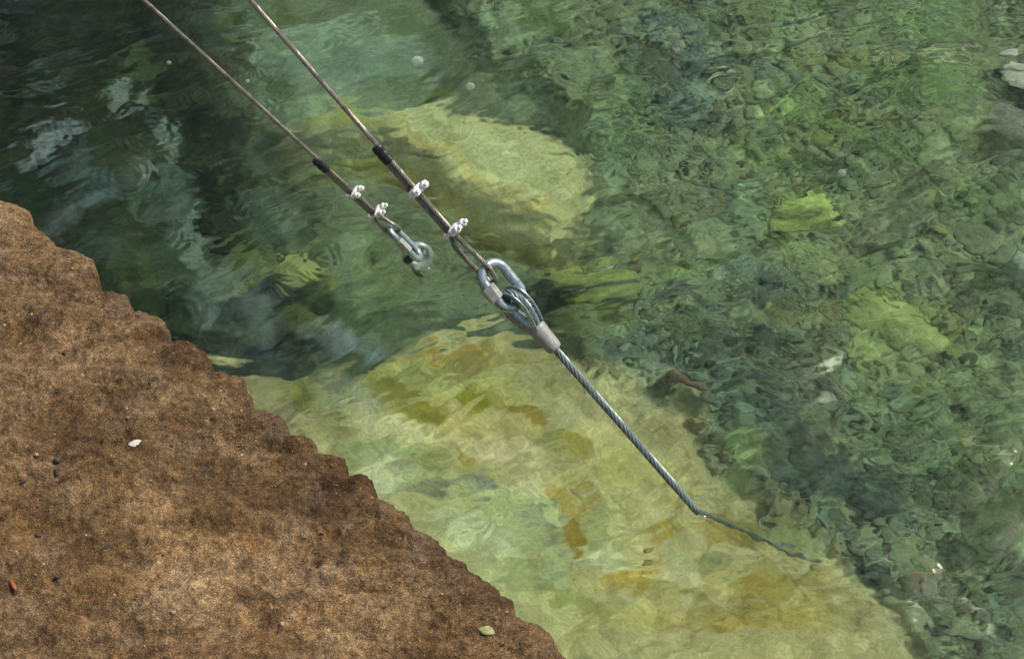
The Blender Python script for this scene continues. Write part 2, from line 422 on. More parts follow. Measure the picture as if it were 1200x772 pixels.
# coloured growth and bare stone, plus reflections and shade painted into the bed: (x, y, rx, ry, angle, colour, strength)
PATCH = [
 # deep left part: dark and pale reflections painted in among stone and weed tones
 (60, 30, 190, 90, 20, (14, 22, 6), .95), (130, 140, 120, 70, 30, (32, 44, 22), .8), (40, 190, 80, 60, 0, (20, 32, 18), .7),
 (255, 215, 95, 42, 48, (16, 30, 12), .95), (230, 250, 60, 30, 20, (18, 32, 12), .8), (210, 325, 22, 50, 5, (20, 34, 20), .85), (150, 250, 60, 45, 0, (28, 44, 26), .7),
 (150, 60, 50, 26, -30, (52, 70, 38), .6), (45, 130, 40, 16, -20, (120, 140, 140), .8), (140, 75, 26, 14, -60, (110, 130, 122), .7),
 (185, 130, 16, 30, 20, (110, 132, 122), .7), (215, 235, 15, 38, 0, (104, 128, 116), .7), (170, 185, 35, 25, 0, (70, 94, 78), .5), (90, 170, 40, 22, 10, (62, 84, 84), .6),
 (270, 320, 50, 60, -20, (92, 112, 102), .65), (300, 350, 60, 40, 30, (84, 98, 104), .7), (390, 395, 80, 22, 20, (88, 108, 112), .7),
 (335, 300, 50, 24, 20, (140, 156, 92), .85), (370, 330, 26, 15, 30, (146, 158, 88), .8), (280, 262, 40, 15, 30, (92, 112, 56), .7), (282, 300, 10, 28, 0, (104, 120, 48), .6),
 (362, 350, 32, 22, 50, (26, 40, 16), .95), (395, 362, 80, 14, 12, (34, 50, 28), .85), (480, 378, 70, 14, 8, (44, 62, 40), .7),
 (270, 395, 90, 17, 38, (24, 38, 26), .9), (330, 428, 60, 13, 30, (40, 54, 36), .8), (415, 430, 60, 14, 10, (48, 62, 44), .7), (300, 380, 40, 10, 40, (50, 66, 74), .7), (340, 385, 40, 8, 32, (32, 44, 40), .8),
 (160, 290, 60, 22, 30, (46, 58, 28), .6), (120, 270, 30, 20, 0, (32, 44, 20), .6), (560, 385, 120, 15, 6, (52, 66, 50), .8), (450, 350, 60, 9, 14, (42, 58, 36), .7), (520, 300, 60, 12, 15, (72, 88, 60), .6), (640, 310, 60, 9, 8, (48, 60, 34), .6), (250, 290, 50, 30, 30, (86, 104, 80), .5), (220, 370, 70, 14, 38, (44, 62, 30), .7),
 # smooth middle
 (330, 60, 90, 40, 30, (100, 124, 104), .7), (290, 20, 60, 20, 10, (74, 92, 46), .7), (360, 20, 60, 10, 5, (66, 84, 38), .7), (430, 60, 80, 45, 10, (106, 134, 112), .6),
 (295, 75, 60, 9, 35, (40, 56, 28), .75), (330, 110, 40, 10, 45, (54, 72, 40), .6), (380, 120, 90, 30, 20, (104, 126, 96), .5),
 (420, 290, 80, 50, 10, (98, 122, 88), .6), (310, 220, 40, 60, -10, (94, 120, 96), .6), (455, 315, 45, 24, 20, (74, 92, 48), .7), (520, 330, 80, 26, 10, (86, 108, 76), .5), (560, 290, 60, 30, 20, (84, 108, 78), .5),
 (370, 290, 26, 14, -20, (52, 70, 44), .7), (430, 200, 60, 12, 12, (66, 80, 44), .7), (340, 195, 70, 12, 10, (88, 108, 66), .6),
 (600, 330, 70, 18, 8, (82, 100, 74), .6), (690, 340, 60, 24, 15, (110, 128, 62), .7), (740, 380, 80, 14, 5, (62, 78, 62), .6), (660, 300, 40, 10, 10, (44, 58, 34), .6), (690, 385, 70, 13, 4, (56, 68, 40), .6),
 (510, 106, 26, 9, 5, (66, 84, 30), .95), (470, 22, 70, 14, 25, (70, 90, 52), .6), (640, 30, 50, 22, 30, (66, 88, 48), .6), (600, 60, 70, 20, 10, (84, 108, 82), .5),
 # upper slab
 (600, 215, 70, 34, 30, (168, 184, 126), .8), (520, 175, 80, 22, 18, (166, 180, 122), .8), (560, 228, 90, 8, 30, (162, 160, 92), .6), (480, 178, 70, 9, 20, (156, 152, 82), .6), (420, 155, 50, 12, 5, (142, 150, 74), .8), (640, 262, 30, 12, 30, (158, 156, 84), .7),
 (370, 150, 40, 14, 10, (120, 134, 70), .7), (590, 205, 60, 22, 25, (178, 192, 138), .7), (520, 235, 120, 8, 28, (100, 106, 54), .7), (445, 203, 50, 8, 18, (90, 98, 50), .6),
 # lower slab
 (420, 490, 60, 26, 20, (150, 162, 112), .8), (540, 470, 110, 30, 5, (140, 150, 84), .7), (560, 520, 80, 24, 5, (164, 160, 104), .7), (470, 560, 80, 28, 20, (140, 158, 110), .8), (620, 620, 120, 50, 20, (146, 166, 112), .7), (700, 560, 90, 40, 20, (148, 154, 88), .6),
 (470, 520, 50, 16, 15, (184, 190, 146), .8), (590, 548, 60, 16, 10, (190, 190, 146), .8), (440, 575, 46, 18, 25, (176, 190, 150), .7), (640, 585, 50, 14, 15, (186, 190, 144), .7), (560, 640, 60, 20, 25, (174, 190, 146), .7), (780, 690, 50, 12, 5, (182, 188, 146), .7), (700, 670, 40, 18, 20, (178, 190, 146), .7), (880, 740, 40, 12, 0, (178, 178, 130), .6), (500, 505, 34, 16, 20, (104, 106, 22), .9), (555, 485, 26, 15, 30, (98, 108, 22), .9), (615, 502, 36, 10, 12, (108, 98, 24), .9), (540, 435, 60, 8, -8, (138, 124, 44), .8), (455, 478, 34, 20, 30, (122, 124, 48), .75), (405, 500, 16, 10, 0, (112, 116, 38), .7),
 (660, 528, 40, 12, 10, (110, 112, 32), .8), (550, 555, 22, 10, 20, (138, 132, 52), .7), (520, 582, 55, 10, -2, (92, 108, 88), .85), (572, 582, 20, 10, 0, (84, 100, 90), .8), (630, 622, 40, 7, 28, (96, 112, 88), .75), (645, 632, 14, 14, 60, (88, 104, 84), .7), (662, 614, 10, 7, 0, (84, 104, 100), .7),
 (676, 636, 9, 28, 10, (120, 104, 14), .95), (668, 600, 34, 10, 30, (138, 126, 42), .7), (760, 640, 34, 15, -20, (138, 124, 44), .8), (790, 600, 12, 24, 35, (122, 112, 34), .8), (740, 700, 60, 16, 0, (150, 138, 52), .8), (860, 640, 60, 14, 15, (140, 128, 48), .7),
 (900, 700, 70, 22, -10, (142, 132, 54), .75), (830, 740, 100, 22, 0, (142, 132, 56), .7), (830, 675, 60, 14, 10, (140, 156, 108), .7), (930, 650, 50, 16, 20, (112, 128, 80), .7), (700, 740, 70, 26, 0, (150, 160, 104), .7), (950, 740, 50, 20, 0, (150, 146, 74), .7), (760, 580, 60, 22, 10, (152, 158, 92), .6),
 (620, 700, 60, 26, 10, (138, 156, 100), .6), (660, 715, 60, 7, 10, (112, 120, 40), .6), (350, 480, 40, 16, 30, (128, 138, 62), .7), (420, 560, 30, 16, 0, (112, 130, 76), .5), (590, 440, 70, 10, -5, (128, 126, 60), .6),
 # gravelly right part; the pale thin streaks are painted ripple and sky reflections
 (790, 60, 60, 24, 10, (78, 98, 88), .7), (840, 90, 70, 18, 20, (62, 82, 78), .6), (900, 20, 80, 22, 5, (108, 136, 88), .7), (1000, 60, 70, 18, 15, (110, 134, 98), .6), (1080, 40, 80, 30, 0, (88, 118, 72), .6), (1010, 95, 110, 10, 5, (120, 138, 82), .6),
 (830, 30, 50, 20, 0, (104, 132, 92), .6), (760, 110, 40, 22, 10, (62, 84, 50), .6), (740, 150, 70, 34, 0, (88, 116, 72), .6), (720, 200, 40, 30, 0, (100, 128, 92), .6), (940, 150, 70, 30, 10, (84, 112, 60), .6), (1080, 120, 90, 30, 5, (78, 106, 56), .6),
 (800, 140, 50, 30, 0, (70, 92, 78), .6), (1050, 200, 80, 22, 20, (64, 88, 46), .6), (880, 200, 60, 20, 10, (96, 120, 70), .5), (935, 265, 42, 26, 10, (138, 164, 92), .9), (868, 265, 30, 34, 0, (106, 134, 100), .7), (850, 262, 14, 14, 0, (80, 100, 90), .7),
 (1075, 400, 60, 26, 28, (136, 156, 92), .8), (1040, 372, 50, 16, 30, (130, 152, 88), .7), (1000, 345, 40, 20, 10, (104, 128, 76), .6), (800, 330, 60, 20, 0, (92, 116, 66), .6), (890, 350, 60, 30, 0, (84, 104, 88), .6), (930, 390, 60, 16, 0, (92, 104, 60), .6),
 (1028, 308, 34, 8, 5, (42, 60, 24), .9), (790, 280, 22, 10, 25, (64, 78, 20), .9), (735, 255, 22, 8, 10, (52, 68, 30), .8), (1150, 348, 30, 13, 25, (40, 58, 20), .85), (1120, 440, 26, 10, 20, (28, 42, 14), .8), (1190, 380, 20, 20, 0, (46, 62, 30), .7),
 (840, 430, 110, 26, 8, (58, 76, 60), .7), (900, 440, 60, 18, 0, (66, 84, 70), .6), (760, 420, 70, 24, 5, (70, 90, 76), .6), (880, 500, 60, 40, 20, (60, 80, 66), .7), (940, 580, 60, 34, 30, (44, 60, 54), .75), (1010, 600, 60, 40, 30, (44, 60, 56), .75), (1020, 690, 40, 20, 40, (36, 50, 44), .8),
 (860, 540, 26, 18, 0, (94, 116, 70), .7), (785, 453, 9, 7, 0, (178, 170, 110), .9), (800, 470, 30, 10, 15, (92, 84, 72), .7), (1000, 480, 60, 30, 0, (100, 120, 90), .6), (1130, 500, 80, 40, 0, (84, 108, 74), .6), (1080, 560, 60, 40, 0, (76, 98, 68), .6), (1160, 580, 50, 50, 0, (62, 84, 50), .6),
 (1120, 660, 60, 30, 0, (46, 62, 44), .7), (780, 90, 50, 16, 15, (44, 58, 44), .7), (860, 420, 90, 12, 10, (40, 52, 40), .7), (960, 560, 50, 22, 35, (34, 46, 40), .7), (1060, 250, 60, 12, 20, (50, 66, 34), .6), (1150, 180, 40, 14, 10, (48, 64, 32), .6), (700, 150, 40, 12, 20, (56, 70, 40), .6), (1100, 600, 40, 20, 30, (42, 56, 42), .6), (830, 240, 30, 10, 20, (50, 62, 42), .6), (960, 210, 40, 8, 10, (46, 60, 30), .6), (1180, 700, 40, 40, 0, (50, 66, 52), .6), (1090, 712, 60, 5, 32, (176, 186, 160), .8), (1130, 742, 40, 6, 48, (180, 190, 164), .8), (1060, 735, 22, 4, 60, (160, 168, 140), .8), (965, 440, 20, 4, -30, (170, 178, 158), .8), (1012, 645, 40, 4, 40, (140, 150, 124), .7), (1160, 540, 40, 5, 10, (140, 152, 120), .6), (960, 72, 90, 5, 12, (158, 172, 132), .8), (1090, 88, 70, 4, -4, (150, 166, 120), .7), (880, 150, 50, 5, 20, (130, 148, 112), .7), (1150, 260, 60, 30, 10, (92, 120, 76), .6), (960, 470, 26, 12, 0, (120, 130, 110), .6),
 (940, 15, 50, 9, 5, (62, 84, 38), .6), (860, 75, 40, 7, 10, (44, 60, 36), .6), (1030, 158, 60, 6, 10, (50, 68, 34), .6),
]
BASE = {'mid': (84, 100, 74), 'deep': (26, 36, 14), 'upper': (176, 186, 130), 'lower': (158, 162, 112), 'gravel': (96, 114, 82), 'notch': (78, 88, 52)}  # deep and notch tones include painted shade and dark reflection

def regions(px, py, x, y):
    """weights of each zone, from apparent position; edges worn by noise"""
    w = 9 * fbm(x * 14, y * 14, 3, 4)
    w2 = 16 * fbm(x * 6, y * 6, 9, 4)
    up = 1 - sstep(-18, 20, poly_sd(U_POLY, px, py) + w)
    lo = 1 - sstep(-22, 26, poly_sd(L_POLY, px, py) + w2)
    gr = 1 - sstep(-14, 16, poly_sd(P_POLY, px, py) + w2)
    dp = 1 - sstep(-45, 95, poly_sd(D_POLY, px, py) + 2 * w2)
    no = 1 - sstep(-8, 10, poly_sd(NOTCH, px, py) + w)
    return up, lo, gr, dp, no

def bed_colour(px, py, x, y):
    up, lo, gr, dp, no = regions(px, py, x, y)
    c = np.ones(px.shape + (3,)) * lin(BASE['mid'])
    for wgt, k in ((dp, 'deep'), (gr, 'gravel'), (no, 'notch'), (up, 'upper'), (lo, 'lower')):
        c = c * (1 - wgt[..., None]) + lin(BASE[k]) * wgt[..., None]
    wx = 17 * fbm(x * 8, y * 8, 21, 5, .6); wy = 13 * fbm(x * 8, y * 8, 57, 5, .6)
    ca, sa = math.cos(R(-18)), math.sin(R(-18))
    xs, ys = x * ca - y * sa, x * sa + y * ca
    wisp = fbm(xs * 16, ys * 60, 23, 4, .65)
    qx, qy = px + wx + 7 * wisp, py + wy + 5 * fbm(x * 34, y * 50, 59, 4, .65)
    ragged = fbm(x * 26, y * 34, 33, 5, .68)
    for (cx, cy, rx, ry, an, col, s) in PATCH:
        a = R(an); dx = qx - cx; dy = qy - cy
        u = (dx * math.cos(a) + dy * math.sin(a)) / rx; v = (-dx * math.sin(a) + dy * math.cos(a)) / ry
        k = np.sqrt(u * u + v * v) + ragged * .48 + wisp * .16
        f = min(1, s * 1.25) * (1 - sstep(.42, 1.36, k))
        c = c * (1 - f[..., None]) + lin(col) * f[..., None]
    # streaky mottling along the current
    ca, sa = math.cos(R(-28)), math.sin(R(-28))
    xs, ys = x * ca - y * sa, x * sa + y * ca
    st = fbm(xs * 7 + .6 * fbm(x * 9, y * 9, 5), ys * 26, 71, 5, .6)
    bl = fbm(x * 34, y * 38, 91, 5, .7)
    fil = fbm(xs * 40 + 2 * bl, ys * 120, 95, 3, .65)
    calm = (1 - .72 * up) * (1 - .30 * lo)
    c = c * np.exp((.72 + .40 * gr) * calm * st + (.36 + .45 * gr) * calm * bl + .26 * calm * fil)[..., None]
    och = sstep(.15, .6, fbm(x * 11, y * 16, 15, 5, .6))[..., None] * (.36 * lo + .10 * up + .05)[..., None]
    c = c * (1 - och) + lin((112, 102, 28)) * och
    gb = sstep(.2, .65, fbm(x * 9, y * 13, 115, 5, .6))[..., None] * .28
    c = c * (1 - gb) + lin((92, 116, 112)) * gb
    return c * BED_GAIN

def bed_height(px, py, x, y):
    up, lo, gr, dp, no = regions(px, py, x, y)
    z = -.36 - .10 * dp + .055 * gr + .055 * np.maximum(up, lo)
    z = z - .02 * no * (1 - up)
    z = z + .020 * fbm(x * 5, y * 5, 41, 4) + .006 * fbm(x * 24, y * 24, 43, 3) + .03 * dp * fbm(x * 7, y * 7, 47, 4) + .010 * gr * fbm(x * 30, y * 30, 49, 3)
    return np.minimum(z, -.12)

# ------------------------------------------------------------------ riverbed
gx = graded(0.0, .98, .0030, 60); gy = graded(1.60, 1.02, .0034, 60)
X, Y = np.meshgrid(gx, gy, indexing='ij')
PX, PY = bed_to_px(X, Y, np.full(X.shape, -.36))
near = (np.abs(X) < 3) & (Y > -.2) & (Y < 6)
PXc = np.clip(PX, -3000, 5000); PYc = np.clip(PY, -3000, 5000)
Zb = bed_height(PXc, PYc, X, Y)
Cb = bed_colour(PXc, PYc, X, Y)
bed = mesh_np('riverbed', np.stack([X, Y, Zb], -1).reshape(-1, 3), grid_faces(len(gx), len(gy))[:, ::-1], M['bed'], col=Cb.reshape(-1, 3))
tag(bed, 'pale slabs and green algae growth on the bed below the clear water', 'riverbed', kind='structure')

def bed_at(x, y):
    x = np.atleast_1d(np.asarray(x, float)); y = np.atleast_1d(np.asarray(y, float))
    px, py = bed_to_px(x, y, np.full(x.shape, -.36))
    return bed_height(px, py, x, y), bed_colour(px, py, x, y), px, py

# ------------------------------------------------------------------ loose gravel and stones on the bed
shapes = []
for k in range(9):
    V, F = rock_mesh('pebble', 100 + k, 2, 1, random.uniform(.65, .9), random.uniform(.4, .62), .2, .35)
    shapes.append((V, np.array(F)))
def place_many(n, smin, smax, fade=(500, 1400), need=None, seed=1):
    r_ = np.random.default_rng(seed)
    x = r_.uniform(-.95, 1.1, n * 4); y = r_.uniform(.75, 2.75, n * 4)
    z, c, px, py = bed_at(x, y)
    up, lo, gr, dp, no = regions(px, py, x, y)
    keep = (r_.uniform(0, 1, len(x)) < gr * (.35 + .65 * sstep(560, 800, px)) + .003) & (px > 380) & (px < 1300) & (py > -80) & (py < 860)
    clump = fbm(x * 5, y * 5, seed + 60, 3); keep &= clump > -.25
    x, y, z, c = x[keep][:n], y[keep][:n], z[keep][:n], c[keep][:n]
    s = smin * (smax / smin) ** (r_.uniform(0, 1, len(x)) ** 1.8)
    return x, y, z, c, s, r_
x, y, z, c, s, r_ = place_many(8200, .004, .0135, seed=5)
VV, FF, CC = [], [], []; n = 0
for i in range(len(x)):
    V, F = shapes[i % len(shapes)]
    a = r_.uniform(0, 6.28); ca, sa = math.cos(a), math.sin(a)
    t = r_.normal(0, .25)
    Q = V * s[i]
    Q = np.stack([Q[:, 0] * ca - Q[:, 1] * sa, Q[:, 0] * sa + Q[:, 1] * ca, Q[:, 2] + t * Q[:, 0]], -1) + [x[i], y[i], z[i] + s[i] * .15]
    k = math.exp(r_.normal(0, .38)); hue = r_.uniform(0, 1)
    tint = np.array([1, 1, 1]) if hue < .6 else (np.array([1.25, 1.0, .75]) if hue < .72 else np.array([.96, 1.0, 1.14]))
    VV.append(Q); FF.append(F + n); q = c[i] * k * tint; CC.append(np.repeat((q * min(1, .34 / q.max()))[None], len(V), 0)); n += len(V)
g = mesh_np('gravel', np.concatenate(VV), np.concatenate(FF), M['pebble'], col=np.clip(np.concatenate(CC), 0, .42))
tag(g, 'small algae coated gravel covering the bed right of the pale slab', 'gravel', kind='stuff')

cob = []
for k in range(6):
    V, F = rock_mesh('cobble', 300 + k, 3, 1, random.uniform(.65, .85), random.uniform(.38, .55), .22, .45)
    me = bpy.data.meshes.new('cobble'); me.from_pydata([tuple(v) for v in V], [], F)
    me.polygons.foreach_set('use_smooth', np.ones(len(F), bool)); me.materials.append(M['stone']); cob.append(me)
x, y, z, c, s, r_ = place_many(190, .012, .026, seed=23)
for i in range(len(x)):
    o = bpy.data.objects.new('cobble', cob[i % 6]); COL.objects.link(o)
    o.location = (x[i], y[i], z[i] - s[i] * .05); o.scale = (s[i],) * 3
    o.rotation_euler = (r_.normal(0, .2), r_.normal(0, .2), r_.uniform(0, 6.28))
    k = 1.12 * math.exp(r_.normal(0, .34)); hue = r_.uniform(0, 1)
    tint = np.array([1, 1, 1]) if hue < .7 else (np.array([1.2, 1.0, .8]) if hue < .8 else np.array([.97, 1.0, 1.12]))
    q = c[i] * k * tint; q = q * min(1, .30 / q.max()); o.color = (*q, 1)
    tag(o, 'rounded algae coated cobble among the gravel under the water', 'cobble', 'cobbles on the gravel bed')

def boulder(name, label, px, py, rx, ry, an, h, col, seed, cat='rock', ang=.5, zoff=0, rough=.2):
    """a stone of its own at the place where the photo shows it; radii in metres"""
    p = on_bed(px, py, -.34)
    z, c_, _, _ = bed_at(p[0], p[1])
    V, F = rock_mesh(name, seed, 5, rx, ry, h, rough, ang)
    a = R(an); V = np.stack([V[:, 0] * math.cos(a) - V[:, 1] * math.sin(a), V[:, 0] * math.sin(a) + V[:, 1] * math.cos(a), V[:, 2]], -1)
    V[:, 2] += .06 * h * fbm(V[:, 0] * 30, V[:, 1] * 30, seed, 3)
    me = bpy.data.meshes.new(name); me.from_pydata([tuple(v) for v in V], [], F)
    me.polygons.foreach_set('use_smooth', np.ones(len(F), bool))
    a_ = me.color_attributes.new('tone', 'FLOAT_COLOR', 'POINT')
    cc = np.ones((len(V), 4), np.float32)
    mot = np.exp(.45 * fbm(V[:, 0] * 25 + seed, V[:, 1] * 25, seed, 4))[:, None]
    own = lin(col) * mot * BED_GAIN
    gx_, gy_ = V[:, 0] + p[0], V[:, 1] + p[1]
    around = bed_at(gx_, gy_)[1]
    hgt = V[:, 2] / h + .45 * fbm(gx_ * 22, gy_ * 22, seed + 5, 4)
    wt = (.12 + .62 * sstep(-.1, .8, hgt))[:, None]
    cc[:, :3] = np.clip(around * (1 - wt) + own * wt, 0, .8)
    a_.data.foreach_set('color', cc.ravel())
    me.materials.append(M['bed'])
    o = bpy.data.objects.new(name, me); COL.objects.link(o); o.location = (p[0], p[1], float(z[0]) + zoff)
    tag(o, label, cat); return o

boulder('submerged_rock', 'pale whitish submerged rock at the right edge, the higher of two', 1198, 112, .030, .050, 35, .014, (200, 226, 190), 1, ang=.1, zoff=.03, rough=.12)
boulder('submerged_rock', 'pale whitish submerged rock at the right edge, the lower of two', 1196, 340, .034, .030, 0, .05, (150, 168, 156), 2)
boulder('submerged_rock', 'smooth pale lime green rock beside the blue green block', 938, 266, .052, .040, 10, .030, (142, 168, 92), 3, ang=.2)
boulder('submerged_rock', 'blue green squarish submerged block in the gravel', 868, 268, .036, .045, -10, .030, (104, 132, 100), 4, ang=.8)
boulder('submerged_rock', 'long pale green rock slanting down to the right in the gravel', 1062, 395, .105, .034, -32, .034, (138, 158, 90), 5, ang=.3)
boulder('submerged_rock', 'rounded pale green stone below the long slanting rock', 1010, 425, .026, .03, 0, .024, (130, 152, 92), 6, ang=.2)
boulder('submerged_rock', 'broad olive mossy rock right of the big quick link', 700, 345, .085, .045, 8, .03, (106, 124, 60), 7)
boulder('submerged_rock', 'dark olive weedy rock standing above the gravel', 790, 278, .03, .022, 20, .03, (64, 78, 22), 8)
boulder('submerged_rock', 'long dark green sunken log shaped rock', 1028, 308, .05, .013, 4, .018, (38, 56, 22), 9, ang=.2)
boulder('submerged_rock', 'reddish brown rough stone beside the lower cable', 795, 468, .036, .018, -15, .022, (96, 84, 68), 10)
boulder('submerged_rock', 'dark green rock ridge in the deep water by the ledge', 262, 232, .095, .032, -42, .05, (26, 40, 18), 11)
boulder('submerged_rock', 'dark upright rock close below the ledge', 210, 330, .028, .055, -5, .05, (26, 42, 26), 12)
boulder('submerged_rock', 'yellowish green rock left of the small quick link', 340, 305, .055, .036, -15, .045, (138, 152, 88), 13, ang=.4)
boulder('submerged_rock', 'dark weedy rock below the yellowish green one', 365, 352, .034, .028, -40, .035, (28, 42, 18), 14)
boulder('submerged_rock', 'grey blue rock slope under water beside the ledge', 285, 345, .07, .055, -30, .03, (62, 78, 70), 15)
boulder('submerged_rock', 'long dark rock strip along the foot of the ledge', 285, 398, .12, .016, -38, .02, (30, 44, 32), 16, ang=.3)
boulder('submerged_rock', 'grey ringed stone with a dark hollow near the gravel edge', 945, 450, .024, .018, 0, .018, (132, 142, 120), 17)
boulder('submerged_rock', 'small dark olive stone near the top of the smooth bed', 511, 106, .028, .012, -3, .012, (62, 78, 28), 18, ang=.2)
boulder('submerged_rock', 'flat grey green stone in the bottom right corner', 1108, 744, .045, .02, -30, .02, (110, 126, 98), 19)
boulder('submerged_rock', 'dark grey green rounded rock near the submerged cable end', 1020, 605, .034, .024, 20, .028, (48, 64, 58), 20)

# ------------------------------------------------------------------ river water
wx = graded(0.0, .92, .0028, 60); wy = graded(1.58, 1.0, .0030, 60)
X, Y = np.meshgrid(wx, wy, indexing='ij')
def water_z(x, y):
    ca, sa = math.cos(R(-24)), math.sin(R(-24))
    xs, ys = x * ca - y * sa, x * sa + y * ca
    wob = .6 * fbm(x * 3, y * 3, 5, 3)
    h = .0080 * fbm(xs * 3.2 + wob, ys * 6.5 + wob, 101, 3, .5)
    h = h + .0024 * fbm(xs * 10 + 2 * wob, ys * 22 + 2 * wob, 131, 3, .5)
    h = h + .00070 * fbm(xs * 34 + 3 * wob, ys * 62 + 3 * wob, 161, 3, .55) * (.55 + .9 * sstep(-.2, .5, fbm(x * 4, y * 4, 77, 2)))
    pat = .6 + 1.0 * sstep(-.25, .45, fbm(x * 3.3 + 4, y * 4.5, 87, 3))
    h = h + .00027 * pat * fbm(xs * 75 + 9 * wob, ys * 150 + 9 * wob, 191, 3, .6)
    h = h + .00040 * pat * np.sin((ys + .35 * fbm(xs * 4, ys * 4, 193, 3)) * 420 + 5 * fbm(xs * 9, ys * 12, 197, 2)) * sstep(.05, .5, fbm(xs * 7, ys * 9, 199, 3))
    return h
Zw = water_z(X, Y)
RINGS = [(855, 345, 34, 1), (945, 338, 42, .9), (990, 385, 48, .8), (1085, 110, 46, 1), (655, 168, 24, .5), (1105, 640, 56, .35), (1060, 530, 46, .8), (745, 420, 40, .6), (430, 185, 30, .8), (385, 292, 34, 1), (150, 205, 44, 1), (175, 160, 36, .8), (620, 350, 26, .4), (850, 318, 30, .7), (1010, 690, 28, .3), (816, 598, 22, 1.6), (492, 312, 40, 1.6), (1110, 748, 40, .5), (800, 55, 30, .6), (980, 140, 40, .7), (760, 215, 36, .6), (1150, 480, 36, .6), (300, 130, 34, .7), (60, 160, 40, .45)]
for (px, py, rad, am) in RINGS:
    p = on(px, py); d = np.hypot(X - p[0], (Y - p[1]) * .95) / .00125       # in photo pixels
    lam = 6 + rad * .08
    Zw += am * .00028 * np.cos(d / lam * 2 * math.pi) * np.exp(-((d - rad * .45) / (rad * .42)) ** 2)
# the little standing wave and eddy where the cable and the ring pass through the surface
for (px, py, h, sx) in ((818, 600, .0045, .010), (495, 312, .006, .018), (478, 306, -.003, .012)):
    p = on(px, py); Zw += h * np.exp(-((X - p[0]) ** 2 + (Y - p[1]) ** 2) / sx ** 2)
w = mesh_np('river_water', np.stack([X, Y, Zw], -1).reshape(-1, 3), grid_faces(len(wx), len(wy))[:, ::-1], M['water'])
tag(w, 'clear rippled river water flowing past the ledge', 'water', kind='structure')

# ------------------------------------------------------------------ concrete ledge
TOP = .30
EDGE = [(-420, -60), (-300, 20), (-200, 90), (-120, 150), (-60, 196), (-20, 224), (0, 230), (15, 235), (29, 241), (32, 253), (47, 268), (64, 282), (87, 288), (103, 300), (109, 315), (115, 332), (130, 335), (144, 340), (151, 354), (171, 356), (185, 366), (193, 377), (197, 391), (218, 394), (233, 405), (241, 414), (245, 426), (264, 428), (280, 438), (288, 453), (296, 468), (315, 470), (328, 480), (334, 497), (361, 506), (371, 521), (397, 527), (405, 546), (428, 550), (439, 571), (455, 583), (484, 608), (513, 629), (527, 648), (547, 659), (576, 681), (597, 699), (603, 713), (630, 729), (649, 744), (655, 761), (670, 773), (720, 815), (790, 860), (900, 950), (1000, 1040)]
E = np.array([on(a, b, TOP)[:2] for a, b in EDGE])
seg = np.r_[0, np.cumsum(np.linalg.norm(np.diff(E, axis=0), axis=1))]
ss = np.arange(0, seg[-1], .0016)
ex = np.interp(ss, seg, E[:, 0]); ey = np.interp(ss, seg, E[:, 1])
k = np.hanning(7); k /= k.sum()
exs = np.convolve(np.pad(ex, 3, 'edge'), k, 'valid'); eys = np.convolve(np.pad(ey, 3, 'edge'), k, 'valid')
notch_y = np.array([-60, 60, 150, 200, 253, 282, 332, 354, 391, 426, 469, 500, 524, 548, 573, 608, 640, 662, 690, 713, 745, 773, 810, 860, 920, 990, 1060])
notch_w = np.array([on(300, q, TOP)[1] for q in notch_y])[::-1]
T = np.array([E[-8][0] - E[8][0], E[-8][1] - E[8][1]]); T /= np.linalg.norm(T)
INW = np.array([T[1], -T[0]])
if INW[0] > 0: INW = -INW
j = .0046 * fbm(exs * 46, eys * 46, 201, 6, .72); nph = np.abs(np.sin(math.pi * np.interp(eys, notch_w, np.arange(len(notch_w)))))
j = j + .0040 * (nph ** .6 - .75)
exs = exs - INW[0] * j; eys = eys - INW[1] * j
# far ends, straight on beyond the picture
ends0 = [np.array([exs[0], eys[0]]) - T * q for q in (14, 6, 2.5, 1, .4, .15)]
ends1 = [np.array([exs[-1], eys[-1]]) + T * q for q in (.15, .4, 1, 2.5, 6, 14)]
EP = np.vstack([ends0, np.stack([exs, eys], 1), ends1])
v = [0.0]; st = .0018
while v[-1] < 9: v.append(v[-1] + st); st = st * 1.004 if v[-1] < 1.15 else st * 1.3
v = np.array(v)
A = EP[:, None, :] + v[None, :, None] * INW
ax_, ay_ = A[..., 0], A[..., 1]
# height of the top: rounded rim, worn hollows, grit
rim = .011 * np.exp(-v / .007)[None, :] * (1 + .6 * fbm(ax_ * 18, ay_ * 18, 211, 3))
az = TOP - rim + (.009 * fbm(ax_ * 4, ay_ * 4, 221, 4) + .013 * fbm(ax_ * 9, ay_ * 12, 223, 4)) * sstep(0, .05, v)[None, :] + .0050 * fbm(ax_ * 22, ay_ * 22, 231, 4, .6) + .006 * np.exp(-v / .018)[None, :] * fbm(ax_ * 40, ay_ * 40, 233, 4, .6) + .0013 * fbm(ax_ * 110, ay_ * 110, 241, 3, .6)
ph = np.interp(ay_ + .012 * fbm(ax_ * 6, ay_ * 6, 291, 3) + .05 * (v[None, :] > -1) * fbm(ax_ * 1.5, ay_ * 1.5, 293, 2) * sstep(.05, .4, v)[None, :], notch_w, np.arange(len(notch_w)))
corr = np.abs(np.sin(math.pi * ph)) ** .7
az += .0062 * (corr - .7) * (.30 + .70 * np.exp(-v / .10))[None, :] * (.75 + .6 * fbm(ax_ * 5, ay_ * 5, 295, 3))
pit = fbm(ax_ * 55, ay_ * 55, 251, 3); az -= .0020 * sstep(.36, .64, pit)
pit = fbm(ax_ * 19 + 5, ay_ * 24, 261, 4, .6); az -= .0026 * sstep(.38, .6, pit)
top = np.stack([ax_, ay_, az], -1)
